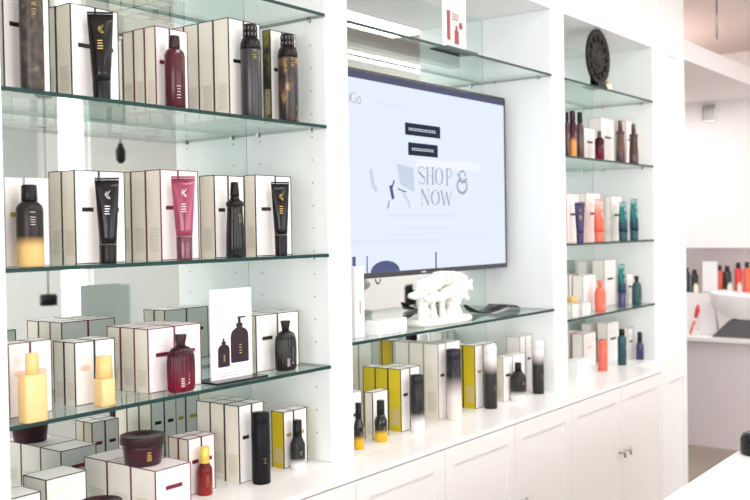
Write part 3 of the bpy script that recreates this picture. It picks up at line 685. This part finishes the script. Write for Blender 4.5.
# thin high-contrast serif capitals drawn as strokes
def stroke(b, pts, wd):
    for (xa, za), (xb, zb) in zip(pts, pts[1:]):
        dx, dz = xb-xa, zb-za; L = math.hypot(dx, dz) or 1; nx, nz = -dz/L*wd/2, dx/L*wd/2
        y = SY - .0005
        vs = [(xa+nx, za+nz), (xb+nx, zb+nz), (xb-nx, zb-nz), (xa-nx, za-nz)]
        A = ring(b, [(p, y, q) for p, q in vs]); B = ring(b, [(p, SY, q) for p, q in vs]); loft(b, [A, B], smooth=False)
def arc(cx, cz, rx, rz, a0, a1, n=14): return [(cx+rx*math.cos(math.radians(a0+(a1-a0)*i/n)), cz+rz*math.sin(math.radians(a0+(a1-a0)*i/n))) for i in range(n+1)]
TH, TN = .0080, .0022
def letter(b, ch, x, z, w, h):
    X = lambda f: x+f*w; Z = lambda f: z+f*h
    if ch == 'S': stroke(b, arc(X(.5), Z(.76), w*.36, h*.22, 20, 200), TN*1.3); stroke(b, [(X(.17), Z(.68)), (X(.45), Z(.53)), (X(.82), Z(.34))], TH); stroke(b, arc(X(.5), Z(.24), w*.36, h*.22, 20, -165), TN*1.3)
    elif ch == 'H': [stroke(b, [(X(f), Z(0)), (X(f), Z(1))], TH) for f in (.2, .8)]; stroke(b, [(X(.2), Z(.5)), (X(.8), Z(.5))], TN); [stroke(b, [(X(f-.15), Z(g)), (X(f+.15), Z(g))], TN) for f in (.2, .8) for g in (.01, .99)]
    elif ch == 'O':
        stroke(b, arc(X(.5), Z(.5), w*.40, h*.48, 50, 130), TN); stroke(b, arc(X(.5), Z(.5), w*.40, h*.48, 130, 230), TH); stroke(b, arc(X(.5), Z(.5), w*.40, h*.48, 230, 310), TN); stroke(b, arc(X(.5), Z(.5), w*.40, h*.48, -50, 50), TH)
    elif ch == 'P': stroke(b, [(X(.25), Z(0)), (X(.25), Z(1))], TH); stroke(b, [(X(.25), Z(.99))] + arc(X(.5), Z(.73), w*.30, h*.26, 90, -90) + [(X(.25), Z(.47))], TN*1.6); stroke(b, [(X(.1), Z(.01)), (X(.4), Z(.01))], TN)
    elif ch == 'N': [stroke(b, [(X(f), Z(0)), (X(f), Z(1))], TN) for f in (.15, .85)]; stroke(b, [(X(.15), Z(1)), (X(.85), Z(0))], TH); [stroke(b, [(X(f-.12), Z(g)), (X(f+.12), Z(g))], TN) for f, g in ((.15, .01), (.15, .99), (.85, .99))]
    elif ch == 'W': stroke(b, [(X(.05), Z(1)), (X(.3), Z(0))], TH); stroke(b, [(X(.3), Z(0)), (X(.5), Z(.9))], TN); stroke(b, [(X(.5), Z(.9)), (X(.72), Z(0))], TH); stroke(b, [(X(.72), Z(0)), (X(.95), Z(1))], TN)
    elif ch == 'G': stroke(b, arc(X(.5), Z(.5), w*.42, h*.48, 40, 140), TN); stroke(b, arc(X(.5), Z(.5), w*.42, h*.48, 140, 220), TH*.6); stroke(b, arc(X(.5), Z(.5), w*.42, h*.48, 220, 320), TN); stroke(b, [(X(.84), Z(.05)), (X(.84), Z(.42)), (X(.6), Z(.42))], TN)
    elif ch == 'o': stroke(b, arc(X(.5), Z(.32), w*.34, h*.32, 0, 360, 20), TN*1.3)
b = BM()
for ch, x in zip('SHOP', (2.757, 2.810, 2.868, 2.935)): letter(b, ch, x, .160, .056, .062)
for ch, x, w in zip('NOW', (2.775, 2.840, 2.905), (.060, .060, .076)): letter(b, ch, x, .087, w, .055)
S_('page_title', b, 'scr_text'); b = BM()
for ch, x, w in zip('oGo', (2.362, 2.388, 2.420), (.026, .034, .026)): letter(b, ch, x, .408, w, .034)
S_('header_logo', b, 'scr_text')
b = BM()
x = 2.59
while x < 2.985:
    q = random.uniform(.004, .010); flat(b, x, x+q, .049, .0505); flat(b, x, x+.0015, .047, .054); x += q + .003
S_('small_text', b, 'scr_faint'); b = BM()
for x0, x1, z in ((2.37, 3.26, -.034), (2.66, 2.95, .005), (2.58, 3.0, -.016), (2.37, 2.9, -.042), (2.50, 2.70, .42)): flat(b, x0, x1, z, z+.0012)
S_('page_lines', b, 'scr_faint')
b = BM()                                     # faded fashion photographs either side of the title
A = ring(b, [(p, SY-.0003, q) for p, q in ((2.635, .225), (2.735, .215), (2.738, .130), (2.655, .155))]); B = ring(b, [(v.co.x, SY, v.co.z) for v in A]); loft(b, [A, B], smooth=False)
S_('faded_photo', b, 'scr_tint'); b = BM()
stroke(b, [(2.49, .20), (2.50, .15), (2.52, .13)], .018); stroke(b, [(2.665, .13), (2.70, .10), (2.71, .075)], .010)
S_('faded_photo', b, 'scr_tint')
b = BM(); stroke(b, [(2.598, .150), (2.612, .105)], .016); stroke(b, [(2.620, .168), (2.604, .140)], .007); stroke(b, [(2.590, .10), (2.580, .072)], .004); stroke(b, [(2.640, .140), (2.69, .130)], .004)
S_('photo_figure', b, 'scr_navy')
b = BM()
stroke(b, arc(3.055, .195, .022, .022, 0, 320), .007); stroke(b, arc(3.052, .160, .034, .026, 100, 430), .010); stroke(b, [(3.02, .205), (3.06, .175), (3.09, .19)], .006)
S_('floral_ornament', b, 'scr_text')
b = BM(); stroke(b, [(2.462, -.138), (2.462, -.082)], .006); stroke(b, [(2.868, -.138), (2.868, -.080)], .009); flat(b, 2.385, 2.402, -.138, -.082)
S_('lower_stripes', b, 'scr_navy'); b = BM()
A = ring(b, [(p, SY-.0003, q) for p, q in [(2.482, -.1379)] + [(2.562+.082*math.cos(math.radians(a)), -.1379+.037*math.sin(math.radians(a))) for a in range(175, 0, -10)] + [(2.645, -.1379)]]); B = ring(b, [(v.co.x, SY, v.co.z) for v in A]); loft(b, [A, B], smooth=False)
S_('lower_picture', b, 'scr_navy')  # dark dome shape at the foot of the screen
b = BM(); tube(b, [(2.530+.013*math.cos(math.radians(a)), TY+.01, TZ0-.004+.016*math.sin(math.radians(a))) for a in range(180, 361, 15)], .0022, 6); TVp('cable_loop', b, 'blackcap')
b = BM(); bx(b, 2.77, 2.80, TY-.0006, TY+.001, TZ0+.006, TZ0+.011); TVp('maker_mark', b, 'silver')

# ------------------------------------------------------------------ right bay
pl = thing('display_plate', 'round ornate dark plate standing on the top right-bay shelf', 'plate', (3.918, 1.722, T1), .0)
b = BM(); R = .121
lathe(b, [(R*.97, -.006), (R, -.003), (R, .003), (R*.92, .0065), (R*.80, .003), (R*.55, .002), (R*.45, .008), (R*.2, .0085)], 48)
for k in range(12):
    a = k*PI/6
    for q, s in ((.68, .014), (.33, .009)): lathe(b, [(s, .0), (s, .006), (s*.6, .010), (s*.2, .011)], 10, cx=R*q*math.cos(a), cy=R*q*math.sin(a))
o = obj('plate', b, 'discmat', pl); o.rotation_euler = (math.radians(90), 0, 0); o.location = (0, 0, .0125+R)
b = BM(); bx(b, -.05, .05, -.02, .05, 0, .010); bx(b, -.045, .045, .012, .018, .010, .05); bx(b, -.04, .04, -.018, -.012, .010, .022); o = obj('stand', b, 'blacksoft', pl)
cn = thing('votive_glass', 'small cream and amber votive glass beside the round dark plate', 'candle', (4.015, 1.722, T1))
b = BM(); lathe(b, [(.014, 0), (.018, .003), (.019, .026), (.017, .027)], 20); obj('glass', b, 'cream', cn)
b = BM(); lathe(b, [(.012, .0275), (.011, .036), (.006, .040)], 16); obj('lid', b, 'gold', cn)
g6, g7, g8, g9 = 'hair products on the second right-bay shelf', 'hair products on the third right-bay shelf', 'hair products on the lowest right-bay shelf', 'hair products on the worktop, right bay'
round_bottle(3.6531, 1.745, T2, 0.0228, 0.1865, 'darkbrown', 'blackcap', 'thin dark brown bottle at left end, second right-bay shelf', g6, capr=.6, cap0=.8)
round_bottle(3.6823, 1.735, T2, 0.0307, 0.1924, 'orangebot', 'burgcap', 'plum bottle with orange lower half, second right-bay shelf', g6, capr=.8, cap0=.8)
round_bottle(3.7647, 1.74, T2, 0.0304, 0.196, 'darkbrown', 'blackcap', 'dark bottle with silver collar, second right-bay shelf', g6, capr=.75, cap0=.78, print_='silver', marks_z=(.735, .745, .755, .765))
round_bottle(3.9629, 1.74, T2, 0.0413, 0.1304, 'burgflask', 'darkbrown', 'tiny dark red bottle, second right-bay shelf', g6, capr=.45, cap0=.78)
spray_bottle(4.182, 1.735, T2, 0.043, 0.1934, 'brownspray', 'brown pump spray bottle with pale nozzle, second right-bay shelf', g6, 0, 'darkbrown')
spray_bottle(4.3408, 1.735, T2, 0.0442, 0.1904, 'darkbrown', 'dark brown pump spray bottle at right end, second right-bay shelf', g6, 0, 'darkbrown')
squeeze_tube(3.7582, 1.742, T3, 0.0448, 0.1719, 'purple', 'dark purple squeeze tube on the third right-bay shelf', g7, 'purple')
squeeze_tube(3.9526, 1.742, T3, 0.0659, 0.1877, 'coraltube', 'coral orange squeeze tube on the third right-bay shelf', g7, 'coral', print_='whiteprint', rot=-.15)
squeeze_tube(4.2208, 1.742, T3, 0.0623, 0.1783, 'teal', 'left of two teal squeeze tubes, third right-bay shelf', g7, 'tealdark', print_='silver', rot=-.15)
squeeze_tube(4.3531, 1.742, T3, 0.0614, 0.1943, 'teal', 'right of two teal squeeze tubes, third right-bay shelf', g7, 'tealdark', print_='silver', rot=-.15)
flask(3.9472, 1.738, T4, 0.0615, .04, 0.1377, 'coral', 'coral', 'coral orange flask with flared stopper, lowest right-bay shelf', g8, print_='whiteprint')
squeeze_tube(4.1975, 1.742, T4, 0.0575, 0.2002, 'teal', 'tall teal squeeze tube on the lowest right-bay shelf', g8, 'navy', print_='silver', capf=.34, rot=-.15)
flask(4.371, 1.74, T4, 0.0546, .04, 0.1367, 'tealdark', 'blackcap', 'deep teal flask with black cap, lowest right-bay shelf', g8, print_='silver')
masque_jar(3.7364, 1.77, T4, 0.045, .08, 'yellow', 'yellowcap', 'small peach yellow jar at left end, lowest right-bay shelf', g8)
straight_can(4.0327, 1.768, TOP, 0.0422, 0.1407, 'coral', 'coral orange straight bottle on the right bay worktop', g9, 'cylinder_bottle', 'bottle')
round_bottle(4.2526, 1.767, TOP, 0.0402, 0.1681, 'tealdark', 'blackcap', 'dark teal bottle with black neck, right bay worktop', g9, capr=.7, cap0=.84, print_='silver')
dropper(4.4665, 1.765, TOP, 0.0369, 0.1339, 'navy', 'navy dropper bottle with black cap, right bay worktop', g9)
t = thing('dotted_box', 'low white box with two small dark dots, right bay worktop', 'box', (3.795, 1.775, TOP))
b = BM(); bx(b, 0, .125, 0, .06, 0, .072); obj('body', b, 'card', t, bevel=.001)
b = BM()
for cx_ in (.045, .095): lathe(b, [(.0045, .0), (.0045, .001)], 10, cx=cx_, cy=0)
for v in b.verts: v.co = Vector((v.co.x, -v.co.z, .028 + v.co.y))
obj('dots', b, 't_grey', t)

# ------------------------------------------------------------------ island worktop in the foreground
isl = thing('island_counter', 'white island counter cutting across the lower right corner', 'counter', (2.3, .35, FLOOR))
b = BM(); bx(b, -1.5, 1.7, -.55, .408, .885, .92); obj('top', b, 'island', isl, bevel=.002)
b = BM(); bx(b, -1.45, 1.65, -.50, .36, 0, .885); obj('carcass', b, 'white', isl)
cr = thing('phone_holder', 'black rounded object on the white island counter at the frame edge', 'holder', (2.586, .712, -.60), .3)
b = BM(); lathe(b, [(.034, 0), (.038, .004), (.037, .04), (.030, .052), (.02, .056)], 28, sx=1.2); obj('body', b, 'black', cr)
b = BM(); lathe(b, [(.012, .056), (.010, .064), (.006, .066)], 14); obj('knob', b, 'blackcap', cr)

# ------------------------------------------------------------------ far end of the room
dk = thing('reception_desk', 'long pale mauve reception desk at the far end of the room', 'desk', (6.78, 2.4, FLOOR))
b = BM(); bx(b, -.20, .215, -1.6, 1.6, 0, .725); obj('body', b, 'desk', dk)
b = BM(); bx(b, -.24, .215, -1.62, 1.6, .725, .755); obj('top', b, 'island', dk, bevel=.003)
DT = FLOOR + .755
bs = thing('wash_basin', 'white sloping basin with dark underside on the far desk', 'basin', (6.74, 1.825, DT), 0)
b = BM()
rings = []
for k, (yy, z0, z1) in enumerate([(-.34, .12, .27), (-.1, .12, .28), (.1, .12, .29), (.22, .15, .30), (.28, .22, .31)]):
    rings.append(ring(b, [(-.12, yy, z0), (.10, yy, z0), (.14, yy, z1), (-.16, yy, z1)]))
loft(b, rings, smooth=True); obj('bowl', b, 'card', bs, bevel=.01)
b = BM()
A = ring(b, [(-.15, -.36, .001), (.14, -.36, .001), (.14, .27, .001), (-.15, .27, .001)]); B = ring(b, [(-.12, -.34, .118), (.10, -.34, .118), (.10, .16, .118), (-.12, .16, .118)]); loft(b, [A, B], smooth=False)
obj('pedestal', b, 'charcoal', bs)  # dark block modelling the shade beneath the bowl
rb = thing('red_brush', 'slim red brush leaning on white stand, far desk left end', 'brush', (6.66, 2.232, DT))
b = BM(); tube(b, [(0, .025, .005), (0, -.005, .12)], [.008, .007]); obj('handle', b, 'cream', rb)
b = BM(); tube(b, [(0, -.006, .12), (0, -.018, .17), (0, -.024, .21)], [.011, .018, .010], 10); tube(b, [(-.001, .032, .006), (-.001, .0, .10)], [.0095, .0085]); obj('head', b, 'farred', rb)
b = BM(); A = ring(b, [(-.03, -.08, 0), (.03, -.08, 0), (.03, .05, 0), (-.03, .05, 0)]); B = ring(b, [(-.012, -.05, .235), (.012, -.05, .235), (.012, .03, .235), (-.012, .03, .235)]); loft(b, [A, B], smooth=False)
tag(obj('white_stand', b, 'card', loc=(6.80, 2.19, DT), bevel=.004), 'white tapered stand on the far desk behind red brush', 'stand')
g10 = 'bottles in the far wall recess'
RS = -.50
def far_bottle(y, w, h, body, cap, label, x=7.12, capf=.82):
    t = thing('bottle', label, 'bottle', (x, y, RS), group=g10); r = w/2
    b = BM(); lathe(b, [(r*.94, 0), (r, .005), (r, h*(capf-.08)), (r*.7, h*capf)], 18); obj('body', b, body, t)
    b = BM(); lathe(b, [(r*.6, h*capf), (r*.6, h*.98), (r*.45, h)], 14); obj('cap', b, cap, t)
far_bottle(2.445, .050, .185, 'farteal', 'fardark', 'dark teal bottle at the left end of the far recess')
far_bottle(2.385, .052, .170, 'fardark', 'fardark', 'black bottle second from left in the far recess')
far_bottle(2.352, .036, .070, 'cream', 'cream', 'tiny cream bottle left of the white card, far recess', 7.05)
far_bottle(2.203, .056, .205, 'farorange', 'fardark', 'narrow orange bottle right of the white card, far recess')
far_bottle(2.146, .056, .200, 'fardark', 'fardark', 'black bottle between orange and red bottles, far recess')
far_bottle(2.108, .034, .080, 'cream', 'cream', 'small cream bottle before the black one, far recess', 7.05)
far_bottle(2.068, .052, .225, 'farred', 'fardark', 'red bottle with black cap near frame edge, far recess')
far_bottle(2.040, .030, .085, 'cream', 'cream', 'small cream bottle before the red bottle, far recess', 7.05)
far_bottle(2.005, .056, .230, 'farorange', 'fardark', 'wide orange bottle at right frame edge, far recess')
fc = thing('display_card', 'white upright card standing among bottles in the far recess', 'sign', (7.06, 2.255, RS))
b = BM(); bx(b, -.002, .002, -.058, .052, .012, .235); obj('card', b, 'card', fc)
b = BM(); bx(b, -.02, .02, -.06, .055, 0, .014); obj('base', b, 'grey', fc)
vn = thing('wall_vent', 'small grey vent high on the far white wall', 'vent', (7.0, 2.225, .745))
b = BM(); bx(b, -.012, 0, -.045, .045, 0, .125); obj('frame', b, 'steel', vn)
b = BM(); [bx(b, -.017, -.012, -.036 + .018*k, -.027 + .018*k, .01, .115) for k in range(5)]; obj('louvres', b, 'ribgrey', vn)
b = BM(); tube(b, [(0, 0, 0), (0, 0, .26)], .006); 
tag(obj('ceiling_rod', b, 'steel', loc=(5.36, 1.66, CEIL-.26)), 'thin grey rod hanging from the far ceiling', 'rod')

# ------------------------------------------------------------------ things seen only in the mirrors
ch = [(6.62, -.55, 'black salon chair reflected under the television')]
def salon_chair(x, y, label, rz):
    t = thing('salon_chair', label, 'chair', (x, y, FLOOR), rz, 'salon chairs')
    b = BM(); lathe(b, [(.26, 0), (.26, .02), (.05, .04)], 28); obj('foot', b, 'steel', t)
    b = BM(); lathe(b, [(.04, .03), (.04, .42)], 16); obj('column', b, 'steel', t)
    b = BM(); bx(b, -.26, .26, -.25, .25, .42, .54); obj('seat', b, 'blacksoft', t, bevel=.03)
    b = BM(); bx(b, -.24, .24, .20, .28, .56, 1.08); obj('backrest', b, 'blacksoft', t, bevel=.03)
    for s in (-1, 1):
        b = BM(); bx(b, s*.29-.03, s*.29+.03, -.22, .2, .66, .71); bx(b, s*.29-.02, s*.29+.02, -.02, .02, .50, .66); obj('armrest', b, 'blacksoft', t, bevel=.01)
for x, y, l in ch: salon_chair(x, y, l, .4)
gp = thing('pendant_lamp', 'small dark pendant lamp reflected in the left mirror', 'lamp', (3.96, -1.0, CEIL))
b = BM(); tube(b, [(0, 0, 0), (0, 0, -.70)], .004); obj('cord', b, 'blackcap', gp)
b = BM(); lathe(b, [(.012, -.82), (.03, -.80), (.032, -.74), (.012, -.69)], 16); obj('shade', b, 'blacksoft', gp)
gp = thing('pendant_lamp', 'low dark drum pendant lamp reflected behind pale cartons, left mirror', 'lamp', (4.08, -2.0, CEIL))
b = BM(); tube(b, [(0, 0, 0), (0, 0, -1.70)], .005); obj('cord', b, 'ribgrey', gp)
b = BM(); lathe(b, [(.06, -1.78), (.062, -1.71), (.05, -1.70)], 20); obj('shade', b, 'blacksoft', gp)
b = BM(); bx(b, 5.33, 5.74, YN+.002, YN+.03, FLOOR, -.46); tag(obj('notice_board', b, 'greygreen', bevel=.004), 'tall grey green board against the near wall, seen in mirror', 'board')
b = BM(); bx(b, 4.25, 4.80, YN+.001, YN+.03, .42, .98); tag(obj('wall_panel', b, 'grey', bevel=.003), 'grey framed panel on the near wall, seen in left mirror', 'panel')

# ------------------------------------------------------------------ light: added daylight and ceiling fill, cove lamp, mirrored ceiling strip
def area(name, loc, rot, sx, sy, power, col=(1, 1, 1)):
    L = bpy.data.lights.new(name, 'AREA'); L.shape = 'RECTANGLE'; L.size = sx; L.size_y = sy; L.energy = power; L.color = col
    o = bpy.data.objects.new(name, L); COL.objects.link(o); o.location = loc; o.rotation_euler = rot; return o
for i, (x0, x1) in enumerate(wins):
    area('window_daylight', ((x0+x1)/2, YN-.13, 0), (math.radians(90), 0, 0), x1-x0, WZ1-WZ0, 45*(x1-x0), (.97, .985, 1))  # daylight panels outside the openings, added mainly to light the unit's front
area('window_daylight', (XL-.11, (LW0+LW1)/2, 0), (math.radians(90), 0, math.radians(-90)), LW1-LW0, 2.0, 190, (.97, .985, 1))  # panel at the added left opening, brightens carton sides
for i, (x, y) in enumerate([(1.2, .6), (2.9, .6), (4.6, .6), (1.2, -1.4), (2.9, -1.4), (4.6, -1.4)]):
    area('ceiling_lamp', (x, y, CEIL-.012), (0, 0, 0), 1.1, .55, 25, (1, .985, .965))  # unseen ceiling panels added to keep the whole room bright
area('cove_lamp', (6.1, 2.9, CEIL-.02), (0, 0, 0), 1.2, 1.2, 24, (1, .93, .88))
area('far_lamp', (6.0, -.25, CEIL-.012), (0, 0, 0), 2.2, .18, 60, (1, .97, .95))
area('far_lamp', (6.1, 2.6, .875), (0, 0, 0), 1.0, .8, 34, (1, .95, .93))  # unseen panel below the soffit, added to brighten the far wall

w = bpy.data.worlds.new('world'); SC.world = w; w.use_nodes = True
bg = w.node_tree.nodes['Background']; bg.inputs[0].default_value = (.95, .98, 1, 1); bg.inputs[1].default_value = 1.5

# ------------------------------------------------------------------ camera
yaw, pitch, roll = map(math.radians, (53.0184, -1.1658, -.9466))
fwd = Vector((math.sin(yaw)*math.cos(pitch), math.cos(yaw)*math.cos(pitch), math.sin(pitch)))
rt = Vector((math.cos(yaw), -math.sin(yaw), 0)); up = rt.cross(fwd)
r2 = math.cos(roll)*rt + math.sin(roll)*up; u2 = -math.sin(roll)*rt + math.cos(roll)*up
cam = bpy.data.cameras.new('camera'); co_ = bpy.data.objects.new('camera', cam); COL.objects.link(co_)
co_.matrix_world = Matrix(((r2.x, u2.x, -fwd.x, 0), (r2.y, u2.y, -fwd.y, 0), (r2.z, u2.z, -fwd.z, 0), (0, 0, 0, 1)))
cam.sensor_width = 36; cam.lens = 956.63/750*36; cam.clip_start = .02
cam.dof.use_dof = True; cam.dof.focus_distance = 2.4; cam.dof.aperture_fstop = 4.6
SC.camera = co_
SC.view_settings.view_transform = 'Standard'; SC.view_settings.look = 'None'; SC.view_settings.gamma = 1
SC.view_settings.use_curve_mapping = False; SC.view_settings.exposure = -0.86
SC.cycles.max_bounces = 14; SC.cycles.transparent_max_bounces = 24; SC.cycles.glossy_bounces = 8; SC.cycles.diffuse_bounces = 6
SC.cycles.caustics_reflective = True; SC.cycles.sample_clamp_indirect = 6; SC.cycles.caustics_refractive = False
